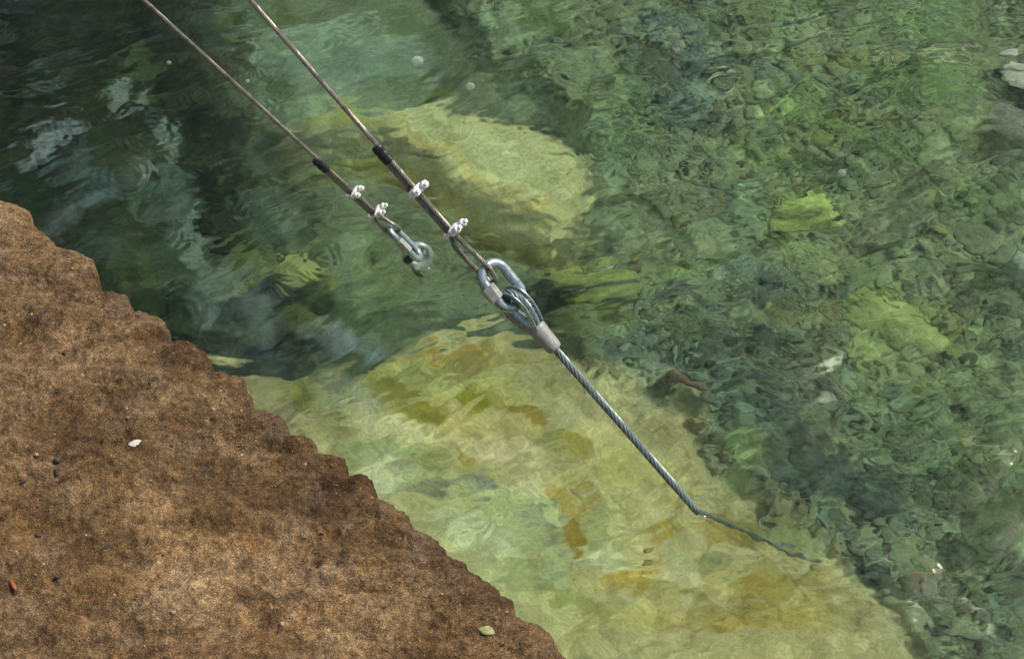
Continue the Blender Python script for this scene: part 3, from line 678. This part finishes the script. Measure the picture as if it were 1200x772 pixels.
# face of the ledge going down into the river
dz = np.r_[.004, .010, .018, .03, .05, .08, .12, .18, .26, .36, .5, .7, 1.0][::-1]
sk = []
for q in dz:
    out_ = .004 + .010 * (1 - math.exp(-q / .02)) + .012 * fbm(EP[:, 0] * 12 + q * 9, EP[:, 1] * 12, 271, 4) * min(1, q / .05) - .02 * min(1, q / .2)
    sk.append(np.stack([EP[:, 0] - INW[0] * out_ * .5, EP[:, 1] - INW[1] * out_ * .5, az[:, 0] - q], -1))
G = np.concatenate([np.stack(sk, 1), top], 1)
nu, nv = G.shape[:2]
Fg = grid_faces(nu, nv)
led = mesh_np('concrete_ledge', G.reshape(-1, 3), Fg, M['ledge'])
if led.data.polygons[nu * 40].normal.z < 0: led.data.flip_normals()
tag(led, 'rough brown concrete ledge with a ragged scalloped edge above the water', 'ledge')

# ------------------------------------------------------------------ cables and fittings
def P3(px, py, z): return on(px, py, z)
def unit(v): v = np.asarray(v, float); return v / np.linalg.norm(v)
MM = .001
def strands(mb, path, R_, ns=6, lay=.045, sides=7, step=.0025, core=True):
    """laid wire rope along a polyline path"""
    path = np.asarray(path, float)
    sg = np.r_[0, np.cumsum(np.linalg.norm(np.diff(path, axis=0), axis=1))]
    n = max(8, int(sg[-1] / step)); t = np.linspace(0, sg[-1], n)
    P = np.stack([np.interp(t, sg, path[:, k]) for k in range(3)], 1)
    Tn = np.gradient(P, axis=0); Tn /= np.linalg.norm(Tn, axis=1)[:, None]
    cur = np.cross(Tn[0], [0.2, .5, .84]); cur /= np.linalg.norm(cur); N = []
    for i in range(n):
        cur = cur - Tn[i] * (cur @ Tn[i]); cur = cur / np.linalg.norm(cur); N.append(cur)
    N = np.array(N); B = np.cross(Tn, N)
    rs = R_ * math.sin(math.pi / ns) / (1 + math.sin(math.pi / ns)) * 1.06; ro = R_ - rs
    for k_ in range(ns):
        a = 2 * math.pi * (t / lay + k_ / ns)
        mb.tube(P + N * (np.cos(a) * ro)[:, None] + B * (np.sin(a) * ro)[:, None], rs, sides)
    if core: mb.tube(P, ro * .9, 8)

def bez(pts, n=40):
    """Catmull-Rom through points"""
    pts = np.asarray(pts, float); Q = np.vstack([2 * pts[0] - pts[1], pts, 2 * pts[-1] - pts[-2]]); out = []
    for i in range(1, len(Q) - 2):
        for t in np.linspace(0, 1, n, endpoint=False):
            p0, p1, p2, p3 = Q[i - 1:i + 3]
            out.append(.5 * ((2 * p1) + (-p0 + p2) * t + (2 * p0 - 5 * p1 + 4 * p2 - p3) * t ** 2 + (-p0 + 3 * p1 - 3 * p2 + p3) * t ** 3))
    out.append(pts[-1]); return np.array(out)

def frame_at(p, A_):
    """screen-like frame round the cable: S = across the cable (up and to the right in the photo), V = toward the camera"""
    Vw = unit(CAM - p); S = unit(np.cross(Vw, A_)); 
    if S @ RT < 0: S = -S
    return S, unit(np.cross(A_, S)) * (1 if np.cross(A_, S) @ Vw > 0 else -1)

def line_px(a, b, za, zb):
    """3-D line between two photo points at given heights; returns a function of pixel x along it"""
    A_, B_ = P3(*a, za), P3(*b, zb)
    def f(px):
        lo, hi = -.3, 1.3
        for _ in range(50):
            m = (lo + hi) / 2; q = A_ + (B_ - A_) * m - CAM
            u = 600 + (q @ RT) / (q @ FWD) * 1200 * FOC / SENS
            if u < px: lo = m
            else: hi = m
        return A_ + (B_ - A_) * ((lo + hi) / 2)
    return f, A_, B_

# --- main line
f1, C0, W0 = line_px((293, 0), (816, 598), .46, -.002)
AX = unit(W0 - C0)                       # along the cable, down to the water
pxm = lambda p: np.linalg.norm(p - CAM) / (1200 * FOC / SENS)      # metres per photo pixel at p
S1, V1 = frame_at(f1(600), AX)
main = empty('anchor_cable', f1(650)); tag(main, 'thick grey steel cable running down into the river from the large quick link', 'steel cable')
rs = 4.7 * pxm(f1(730))
fer0, fer1 = f1(629), f1(651)
sub = [W0, W0 + AX * .03, W0 + AX * .06 + np.array([.01, .004, 0]), W0 + AX * .14 + np.array([.055, .0, .0]), W0 + AX * .24 + np.array([.16, -.02, .0]), W0 + AX * .34 + np.array([.30, -.03, -.03])]
mb = MB(); strands(mb, np.array([fer1 - AX * .01, W0 + AX * .004]), rs, 6, .048); mb.build('wire_rope', M['steel_cable'], main)
sub = [W0] + [on_bed(816 + 150 * t, 598 + 64 * t, -.010 - .17 * t) for t in (.1, .25, .4, .55, .7)] + [on_bed(940, 651, -.22), on_bed(962, 661, -.33)]
mb = MB(); strands(mb, bez(sub, 12), rs * .66, 6, .048); mb.build('submerged_wire_rope', M['sunk_cable'], main)
# thimble eye: teardrop in the plane (AX, E1)
E1 = unit(S1 * .62 + V1 * .78)
apex = fer0 + AX * .002; pxl = pxm(apex)
crown = f1(594) 
L = np.linalg.norm(apex - crown)
def teardrop(L_, W_, n=80):
    """closed at the apex; x from apex(0) to crown(L_), y half width W_"""
    ts = np.linspace(0, 1, n); out = []
    for t in ts:
        a = math.pi * (2 * t)          # 0..2pi, apex at both ends
        xx = L_ * (1 - math.cos(a)) / 2
        yy = W_ * math.sin(a) * (math.sin(a / 2) ** .9) * 1.25
        out.append((xx, yy))
    return np.array(out)
td = teardrop(L, 13.5 * pxl)
path = np.array([apex - AX * a + E1 * b for a, b in td])
path[0] = apex + E1 * rs * .6; path[-1] = apex - E1 * rs * .6
mb = MB(); strands(mb, path, rs * 1.12, 6, .040, step=.0018); mb.build('rope_eye', M['steel_cable'], main)
# grooved metal thimble inside the eye
ctr = apex - AX * L * .62
mb = MB()
EN = unit(np.cross(AX, E1))
n = len(path); inner = []
Tn = np.gradient(path, axis=0); Tn /= np.linalg.norm(Tn, axis=1)[:, None]
sl = slice(5, n - 5)
prof = []
w_, h_, th_ = rs * 1.45, rs * 1.15, rs * .26
for a, b in ((-w_, h_), (-w_ * .92, 0), (-w_ * .55, -h_ * .85), (0, -h_ * 1.15), (w_ * .55, -h_ * .85), (w_ * .92, 0), (w_, h_)): prof.append((a, b))
prof2 = [(a * 1.18 if abs(a) > w_ * .8 else a * 1.1, b if abs(a) > w_ * .8 and b > 0 else b - th_ * 1.1) for a, b in prof][::-1]
PR = prof + prof2
V = []; F = []
pts = path[sl]; TT = Tn[sl]
for p, t in zip(pts, TT):
    o_ = np.cross(t, EN); 
    if o_ @ (p - ctr) < 0: o_ = -o_
    for a, b in PR: V.append(p + EN * a + o_ * b)
m_ = len(PR)
for i in range(len(pts) - 1):
    for q in range(m_): F.append((i * m_ + q, i * m_ + (q + 1) % m_, (i + 1) * m_ + (q + 1) % m_, (i + 1) * m_ + q))
F.append(tuple(range(m_))); F.append(tuple((len(pts) - 1) * m_ + q for q in range(m_)))
mb.add(V, F); mb.build('thimble', M['galv'], main)
# pressed ferrule
mb = MB()
tt = np.linspace(0, 1, 26)
rad = 10.6 * pxl * np.interp(tt, [0, .02, .06, .5, .88, .96, 1], [.90, 1.04, 1.08, .98, .92, .84, .62])
prof = [(math.cos(a) * (1.0), math.sin(a) * .9) for a in np.linspace(0, 2 * math.pi, 28, endpoint=False)]
mb.tube(np.array([fer0 - AX * .003 + (fer1 + AX * .0005 - fer0 + AX * .003) * t for t in tt]), rad, up=S1, prof=prof); mb.build('ferrule', M['alu'], main)

def quick_link(name, label, a, b, W_, r_, side, nutside, mat, nmat, cat='quick link'):
    """long oval link from end a to end b (outer centre line), width W_ between legs, nut sleeve on one leg"""
    ax = unit(b - a); L_ = np.linalg.norm(b - a); sd = unit(side - ax * (side @ ax)); c = (a + b) / 2
    hw = W_ / 2; st_ = L_ / 2 - hw
    P = []
    for t in np.linspace(-math.pi / 2, math.pi / 2, 22): P.append(c + ax * (st_ + math.cos(t) * hw) + sd * math.sin(t) * hw)
    for t in np.linspace(0, 1, 14)[1:-1]: P.append(c + ax * st_ * (1 - 2 * t) + sd * hw)
    for t in np.linspace(math.pi / 2, 3 * math.pi / 2, 22): P.append(c + ax * (-st_ + math.cos(t) * hw) + sd * math.sin(t) * hw)
    for t in np.linspace(0, 1, 14)[1:-1]: P.append(c + ax * st_ * (-1 + 2 * t) - sd * hw)
    root = empty(name, c); tag(root, label, cat)
    mb = MB(); mb.tube(np.array(P), r_, 18, closed=True, up=np.cross(ax, sd)); mb.build('link_body', mat, root)
    mb = MB(); nc = c + sd * hw * nutside - ax * L_ * .02
    nrm = np.cross(ax, sd); mb.hexp(nc, ax, r_ * 1.52, L_ * .34, nrm, 6, .05); mb.build('nut_sleeve', nmat, root)
    mb = MB()
    for k_ in range(4):
        th = np.linspace(0, 2 * math.pi, 20, endpoint=False); cc = nc - ax * (L_ * .17 + r_ * (.16 + .22 * k_))
        mb.tube(np.array([cc + (sd * math.cos(q) + nrm * math.sin(q)) * r_ * 1.0 for q in th]), r_ * .10, 6, closed=True)
    mb.build('thread', mat, root)
    return root
la = f1(567.5); lb = f1(603)
LS = unit(S1 * .92 + V1 * -.38)
quick_link('quick_link', 'large galvanised quick link between the two brown loops and the thick steel cable', la + S1 * 3 * pxl, lb + AX * .004 + S1 * 1 * pxl, 32 * pxl, 6.2 * pxl, LS, -1, M['galv'], M['nut'])

def clip(p, A_, B_, sep, rc, name, label, sc=1.0, flip=1):
    """wire rope clip: U-bolt round both cables, saddle, two nuts. B_: direction of the bolts"""
    B_ = unit(B_ - A_ * (B_ @ A_)); Cc = np.cross(A_, B_)
    root = empty(name, p); tag(root, label, 'cable clip', 'wire rope clips on the brown cables')
    hw = rc * 1.75 * sc; r_ = rc * .62 * sc
    leg = sep / 2 + rc * 1.4
    P = [p + B_ * (leg + rc * 4.3 * sc) - Cc * hw]
    P += [p + B_ * t - Cc * hw for t in np.linspace(leg + rc * 2.0, -sep / 2, 6)]
    P += [p - B_ * (sep / 2) + (-Cc * math.cos(t) - B_ * math.sin(t)) * hw for t in np.linspace(0, math.pi, 14)[1:-1]]
    P += [p + B_ * t + Cc * hw for t in np.linspace(-sep / 2, leg + rc * 2.0, 6)]
    P += [p + B_ * (leg + rc * 4.3 * sc) + Cc * hw]
    mb = MB(); mb.tube(np.array(P), r_, 10); mb.build('u_bolt', M['zinc'], root)
    # saddle: a bridge with two bolt ears and a cradle
    mb = MB()
    sec = []
    for t in np.linspace(0, 2 * math.pi, 16, endpoint=False):
        ca, sa = math.cos(t), math.sin(t)
        sec.append((np.sign(ca) * abs(ca) ** .55 * rc * 1.25 * sc, np.sign(sa) * abs(sa) ** .55 * rc * .78 * sc))
    path_ = [p + B_ * (leg + rc * (.55 + .35 * math.cos(q * 3.0))) + Cc * q * hw * 1.55 for q in np.linspace(-1, 1, 9)]
    mb.tube(np.array(path_), [.7, .95, 1.05, 1.1, 1.15, 1.1, 1.05, .95, .7], up=A_, prof=sec)
    mb.build('saddle', M['zinc'], root)
    for s_ in (-1, 1):
        mb = MB(); mb.hexp(p + B_ * (leg + rc * 2.35 * sc) + Cc * hw * s_, B_, rc * 1.32 * sc, rc * 1.5 * sc, unit(A_ + .3 * s_ * Cc), 6, .14)
        mb.build('nut', M['zinc'], root)
    return root

# brown cable, its doubled end and its loop on the link
def brown(name, label, f, A_, S_, V_, x_exit_pt, pxs, rc, sepdir, x_tape, x_c2, loop_pts, tail_len=0):
    root = empty(name, f(x_c2)); tag(root, label, 'steel cable')
    sep = rc * 2.12
    far = x_exit_pt - A_ * 2.2
    start = f(x_c2)
    live = [far, f(x_tape), start]
    a = bez([start] + [q for q in loop_pts] + [start + sepdir * sep], 16)
    tail = [start + sepdir * sep, f(x_tape) + sepdir * sep * .96]
    mb = MB(); strands(mb, np.vstack([[far], [f(x_tape)], [start - A_ * .004], a, [tail[1] - A_ * .006]]), rc, 6, .030, sides=6, step=.0022)
    mb.build('wire_rope', M['brown_cable'], root)
    mb = MB(); tp = f(x_tape) + sepdir * sep * .45
    tt = np.linspace(-1, 1, 22)
    wob = 1 + .05 * np.sin(tt * 9) + .04 * np.sin(tt * 23 + 1)
    rad = np.interp(tt, [-1, -.9, -.6, .7, .92, 1], [.72, .95, 1.03, 1.0, .92, .75]) * wob
    mb.tube(np.array([tp + A_ * t * TAPE for t in tt]), rad, up=unit(sepdir), prof=[(math.cos(q) * rc * 2.35, math.sin(q) * rc * 1.6) for q in np.linspace(0, 2 * math.pi, 16, endpoint=False)])
    mb.build('black_sleeve', M['tape'], root)
    return root, sep
TAPE = 13 * pxm(f1(450))
rc1 = 3.05 * pxm(f1(500))
SD1 = unit(-S1 * .80 - V1 * .60)        # the tail lies under the live cable, a little to the left
tip = f1(571) + AX * .002 + S1 * 0 * pxl
sep1 = rc1 * 2.12
lp = [f1(545) + S1 * 1.0 * pxl + V1 * .002, tip + S1 * 4.0 * pxl + V1 * (6.2 * pxl + rc1) * .9 - AX * .006, tip + AX * .0135 - S1 * 1.0 * pxl + V1 * .0, tip - S1 * 7.5 * pxl - V1 * (6.2 * pxl + rc1) * .9 - AX * .006, f1(543) + SD1 * sep1 * 1.0 - S1 * 4.5 * pxl - V1 * .002]
brown('guy_cable', 'nearer and longer of two thin brown cables, ending on the large quick link', f1, AX, S1, V1, C0, pxl, rc1, SD1, 450, 533, lp)
BD1 = unit(S1 * .42 + V1 * .9)
clip(f1(488) + SD1 * sep1 / 2, AX, BD1, sep1, rc1, 'wire_rope_clip', 'upper zinc clip with two nuts on the longer brown cable', 1.35)
clip(f1(530) + SD1 * sep1 / 2, AX, unit(S1 * .72 + V1 * .68), sep1, rc1, 'wire_rope_clip', 'lower zinc clip on the longer brown cable, just above the large quick link', 1.35)

# --- second line, further from the camera, ending at a ring in the water
f2, C2, W2 = line_px((168, 0), (462, 269), .38, .045)
AX2 = unit(W2 - C2); S2, V2 = frame_at(f2(400), AX2); px2 = pxm(f2(430))
rc2 = 2.35 * px2
SD2 = unit(-S2 * .93 - V2 * .37)
sep2 = rc2 * 2.12; TAPE = 11 * px2
tip2 = f2(463)
la2, lb2 = P3(456.5, 266, .046), P3(492, 302, .004)
AL2 = unit(lb2 - la2); SL2, VL2 = frame_at(la2, AL2)
lp2 = [f2(452) + S2 * 1.8 * px2, P3(464, 264.5, .052) + VL2 * .001, P3(468, 269.5, .044), P3(456, 273.5, .038), f2(449) + SD2 * sep2 - S2 * 2.2 * px2]
brown('guy_cable', 'farther and shorter of two thin brown cables, ending at the small quick link', f2, AX2, S2, V2, C2, px2, rc2, SD2, 378, 441, lp2)
clip(f2(414) + SD2 * sep2 / 2, AX2, unit(S2 * .5 + V2 * .85), sep2, rc2, 'wire_rope_clip', 'upper zinc clip on the shorter brown cable beside the black sleeve', 1.25)
clip(f2(440) + SD2 * sep2 / 2, AX2, unit(S2 * .72 + V2 * .68), sep2, rc2, 'wire_rope_clip', 'lower zinc clip with studs on the shorter brown cable, above the small quick link', 1.35)
quick_link('quick_link', 'small pale quick link seen edge on at the end of the shorter cable', la2, lb2, 19 * px2, 4.0 * px2, unit(VL2 * .95 - SL2 * .42), 1, M['galv'], M['nut'])
# eye bolt ring half under water
ec = P3(490, 302, -.014)
root = empty('anchor_eye', ec); tag(root, 'pale wet galvanised ring eye half under water below the small quick link', 'eye bolt')
rr_ = 14.5 * px2
e1 = unit(AL2 * .3 + SL2 * .95); e2 = unit(np.cross(unit(VL2 * .93 + SL2 * .1 + np.array([0, 0, .25])), e1)); 
mb = MB(); th = np.linspace(0, 2 * math.pi, 48, endpoint=False)
mb.tube(np.array([ec + (e1 * math.cos(q) + e2 * math.sin(q)) * rr_ for q in th]), 4.4 * px2, 16, closed=True); mb.build('ring', M['wet_zinc'], root)
mb = MB(); mb.tube(np.array([ec + np.array([.01, .012, -.016]) + np.array([.01, .02, -.06]) * t for t in np.linspace(0, 1, 8)]), 4.6 * px2, 14); mb.build('shank', M['wet_zinc'], root)
db = P3(479, 304, .006)
mb = MB(); mb.hexp(db, unit(AL2 + .5 * VL2), 5.5 * px2, 9 * px2, SL2, 6, .15); mb.tube(np.array([db - unit(AL2 + .5 * VL2) * .002 + unit(np.array([.2, .3, -1])) * t for t in (0, .02, .08)]), 3 * px2, 10)
o = mb.build('dark_nut', M['dark_iron'], root)

# ------------------------------------------------------------------ bits on the ledge and on the water
def simple_mat(name, c1, c2, scale, rough=.6, bump=.3):
    m, nt, out = new_mat(name); p = nd(nt, 'ShaderNodeBsdfPrincipled', Roughness=rough)
    n = noise(nt, scale, 4); r = ramp(nt, n.outputs[0], [(.35, c1), (.65, c2)])
    nt.links.new(r.outputs[0], p.inputs['Base Color'])
    b = nd(nt, 'ShaderNodeBump', Strength=bump, Distance=.001); nt.links.new(n.outputs[0], b.inputs['Height']); nt.links.new(b.outputs[0], p.inputs['Normal'])
    nt.links.new(p.outputs[0], out.inputs[0]); return m
M['white_stone'] = simple_mat('white_petal', (.42, .39, .33), (.58, .55, .48), 400)
M['dark_bit'] = simple_mat('dark_seed', (.016, .012, .010), (.07, .045, .03), 900)
M['red_bit'] = simple_mat('red_brown_leaf', (.16, .035, .012), (.33, .09, .03), 300)
M['green_leaf'] = simple_mat('pale_green_leaf', (.16, .20, .06), (.36, .38, .18), 300)
M['shell'] = simple_mat('pale_shell', (.22, .15, .08), (.48, .37, .23), 300)
M['pale_stone'] = simple_mat('pale_grit_stone', (.20, .14, .08), (.40, .31, .19), 300)
from mathutils.bvhtree import BVHTree
bv = BVHTree.FromPolygons([tuple(q) for q in G.reshape(-1, 3)], [tuple(int(i) for i in f) for f in Fg])
def ledge_pt(px, py):
    h = bv.ray_cast(Vector(CAM), Vector(ray(px, py)))
    return np.array(h[0]) if h[0] is not None else on(px, py, TOP)
def bit(name, label, cat, px, py, l, w_, h, an, mat, seed, group=None, rough=.25):
    p = ledge_pt(px, py); V, F = rock_mesh(name, seed, 3, l * .5, w_ * .5, h * .5, rough, .5)
    a = R(an); V = np.stack([V[:, 0] * math.cos(a) - V[:, 1] * math.sin(a), V[:, 0] * math.sin(a) + V[:, 1] * math.cos(a), V[:, 2]], -1)
    mb = MB(); mb.add(V + [0, 0, h * .28], F)
    o = mb.build(name, mat); o.location = tuple(p); tag(o, label, cat, group); return o
bit('petal', 'small white petal lying in the middle of the brown ledge', 'petal', 158, 520, .0135, .0085, .0022, 25, M['white_stone'], 1, rough=.15)
bit('seed_pod', 'larger black seed crumb below left of the white petal', 'seed', 70, 540, .012, .006, .005, 30, M['dark_bit'], 2, rough=.75)
bit('seed_pod', 'black crumb touching below the larger seed crumb', 'seed', 67, 554, .008, .006, .004, 80, M['dark_bit'], 3, rough=.75)
bit('seed_pod', 'small black seed at the left, near the picture edge', 'seed', 28, 566, .009, .005, .004, 40, M['dark_bit'], 4, rough=.75)
bit('seed_pod', 'black speck low on the ledge above the red brown scrap', 'seed', 46, 625, .008, .005, .003, 0, M['dark_bit'], 5, rough=.75)
bit('seed_pod', 'tiny black speck right of centre on the ledge', 'seed', 126, 641, .006, .004, .003, 30, M['dark_bit'], 6, rough=.75)
bit('seed_pod', 'black sliver in the lower left of the ledge', 'seed', 69, 674, .010, .004, .003, 40, M['dark_bit'], 7, rough=.75)
bit('seed_pod', 'black speck near the scalloped edge at the upper left of the ledge', 'seed', 53, 366, .008, .005, .003, 10, M['dark_bit'], 8, rough=.75)
bit('seed_pod', 'round black speck between the petal and the scalloped edge', 'seed', 75, 414, .006, .005, .003, 10, M['dark_bit'], 9, rough=.75)
bit('leaf_scrap', 'red brown curled leaf scrap at the left edge of the ledge', 'leaf', 14, 685, .016, .005, .004, -55, M['red_bit'], 10)
bit('leaf_scrap', 'pale green leaf scrap near the bottom of the ledge edge', 'leaf', 570, 738, .018, .009, .003, -15, M['green_leaf'], 11)
bit('snail_shell', 'tiny cream snail shell on the ledge left of the white petal', 'shell', 43, 533, 0.0050, 0.0043, 0.0037, 0, M['shell'], 12, rough=.08)
bit('pale_chip', 'pale stone chip at the lower right part of the ledge', 'stone', 330, 731, 0.0050, 0.0043, 0.0031, 0, M['shell'], 13)
bit('pale_chip', 'cream stone chip in the middle low part of the ledge', 'stone', 204, 717, 0.0062, 0.0043, 0.0019, 0, M['pale_stone'], 14)
bit('pale_chip', 'cream grit chip left of the scalloped edge near the top', 'stone', 96, 440, 0.0068, 0.0043, 0.0019, 0, M['pale_stone'], 15)
bit('pale_chip', 'small orange tinted chip by the left picture edge', 'stone', 5, 381, 0.0056, 0.0037, 0.0019, 0, M['pale_stone'], 16)
# coarse grit scattered over the ledge: nobody could count it
r_ = np.random.default_rng(77); VV, FF, CC = [], [], []; n = 0
for i in range(2600):
    u_ = r_.uniform(0, 1) ** 1.3; e_ = EP[6 + int(r_.uniform(.12, .93) * len(exs))]; q = e_ + INW * (.004 + u_ * .62)
    h = bv.ray_cast(Vector((q[0], q[1], 1)), Vector((0, 0, -1)))
    if h[0] is None: continue
    V, F = shapes[i % 9]; s_ = .0006 * (3.6 ** (r_.uniform() ** 2.2))
    tone = [(.30, .20, .11), (.05, .03, .018), (.38, .28, .17), (.20, .11, .05), (.11, .07, .04)][r_.integers(0, 5)]
    VV.append(V * s_ + [q[0], q[1], h[0].z + s_ * .2]); FF.append(F + n); n += len(V)
    CC.append(np.repeat(np.array([tone]) * r_.uniform(.7, 1.3), len(V), 0))
g = mesh_np('grit', np.concatenate(VV), np.concatenate(FF), M['pebble'], col=np.concatenate(CC))
tag(g, 'fine brown and cream grit scattered over the concrete ledge', 'grit', kind='stuff')

# bubbles riding on the water
def bubble_mat():
    m, nt, out = new_mat('water_bubble')
    p = nd(nt, 'ShaderNodeBsdfPrincipled', Roughness=.08); p.inputs['Base Color'].default_value = (.62, .72, .66, 1); p.inputs['IOR'].default_value = 1.4
    t = nt.nodes.new('ShaderNodeBsdfTransparent'); mx = nt.nodes.new('ShaderNodeMixShader'); lw = nd(nt, 'ShaderNodeLayerWeight', Blend=.35)
    r = ramp(nt, lw.outputs['Facing'], [(.0, g3(.12)), (.9, g3(.6))])
    nt.links.new(r.outputs[0], mx.inputs[0]); nt.links.new(t.outputs[0], mx.inputs[1]); nt.links.new(p.outputs[0], mx.inputs[2]); nt.links.new(mx.outputs[0], out.inputs[0]); return m
M['bubble'] = bubble_mat()
def bubble(label, px, py, r0):
    import bmesh
    p = on(px, py); z = float(water_z(np.array([p[0]]), np.array([p[1]]))[0])
    bm = bmesh.new(); bmesh.ops.create_uvsphere(bm, u_segments=24, v_segments=16, radius=r0)
    for v_ in bm.verts: v_.co.z *= .75
    me = bpy.data.meshes.new('bubble'); bm.to_mesh(me); bm.free(); me.polygons.foreach_set('use_smooth', np.ones(len(me.polygons), bool)); me.materials.append(M['bubble'])
    o = bpy.data.objects.new('bubble', me); COL.objects.link(o); o.location = (p[0], p[1], z + r0 * .2); tag(o, label, 'bubble')
bubble('largest air bubble on the water near the top, left of another', 489, 73, .0088)
bubble('smaller air bubble right of the largest one near the top', 551, 100, .0062)
bubble('small air bubble on the water far right in the gravel area', 986, 205, .0055)
bubble('tiny bubble high on the water between the two brown cables', 290, 95, .003)
bubble('tiny bubble on the water in the lower right corner', 1130, 702, .0035)
bubble('tiny bubble on the dark water near the upper left', 198, 74, .003)

# ------------------------------------------------------------------ light
SUN_EL, SUN_AZ = 54, 62
sd = bpy.data.lights.new('sun', 'SUN'); sd.energy = 4.4; sd.angle = R(.5); sd.color = (1, .95, .87); sd.cycles.use_multiple_importance_sampling = False
so = bpy.data.objects.new('sun', sd); COL.objects.link(so)
dirv = Vector((math.sin(R(SUN_AZ)) * math.cos(R(SUN_EL)), math.cos(R(SUN_AZ)) * math.cos(R(SUN_EL)), math.sin(R(SUN_EL))))
so.rotation_euler = dirv.to_track_quat('Z', 'Y').to_euler()
wd = bpy.data.worlds.new('World'); scene.world = wd; wd.use_nodes = True
nt = wd.node_tree; bg = nt.nodes['Background']
sky = nt.nodes.new('ShaderNodeTexSky'); sky.sky_type = 'NISHITA'; sky.sun_disc = False
sky.sun_elevation = R(SUN_EL); sky.sun_rotation = R(SUN_AZ); sky.altitude = 100; sky.dust_density = 3.5; sky.air_density = .8
tc = nt.nodes.new('ShaderNodeTexCoord')
mp = nt.nodes.new('ShaderNodeMapping'); mp.inputs['Scale'].default_value = (1, 1, 1.6); nt.links.new(tc.outputs['Generated'], mp.inputs[0])
cn = nd(nt, 'ShaderNodeTexNoise', Scale=3.4, Detail=7, Roughness=.58, Distortion=.5); nt.links.new(mp.outputs[0], cn.inputs['Vector'])
cr = ramp(nt, cn.outputs[0], [(.50, g3(0)), (.60, g3(.9))])  # unseen bright clouds, added to brighten the bed and vary the reflections
cl = mixc(nt, sky.outputs[0], (8.5, 8.4, 8.2), cr.outputs[0])
nt.links.new(cl, bg.inputs[0]); bg.inputs[1].default_value = .10

# ------------------------------------------------------------------ camera and render
cd = bpy.data.cameras.new('camera'); cam = bpy.data.objects.new('camera', cd); COL.objects.link(cam)
cam.location = tuple(CAM); cam.rotation_euler = (R(90) - PITCH, 0, 0)

cd.lens = FOC; cd.sensor_width = SENS; cd.clip_start = .05; cd.clip_end = 500
scene.camera = cam
scene.render.engine = 'CYCLES'
scene.cycles.max_bounces = 10; scene.cycles.transmission_bounces = 8; scene.cycles.diffuse_bounces = 3; scene.cycles.glossy_bounces = 4
scene.cycles.caustics_refractive = True; scene.cycles.caustics_reflective = False
scene.cycles.sample_clamp_indirect = 3.0; scene.cycles.blur_glossy = 1.0
scene.cycles.use_denoising = True
try: scene.cycles.denoiser = 'OPENIMAGEDENOISE'
except Exception: pass
scene.view_settings.view_transform = 'Standard'; scene.view_settings.look = 'None'
scene.view_settings.exposure = 0; scene.view_settings.gamma = 1; scene.view_settings.use_curve_mapping = False
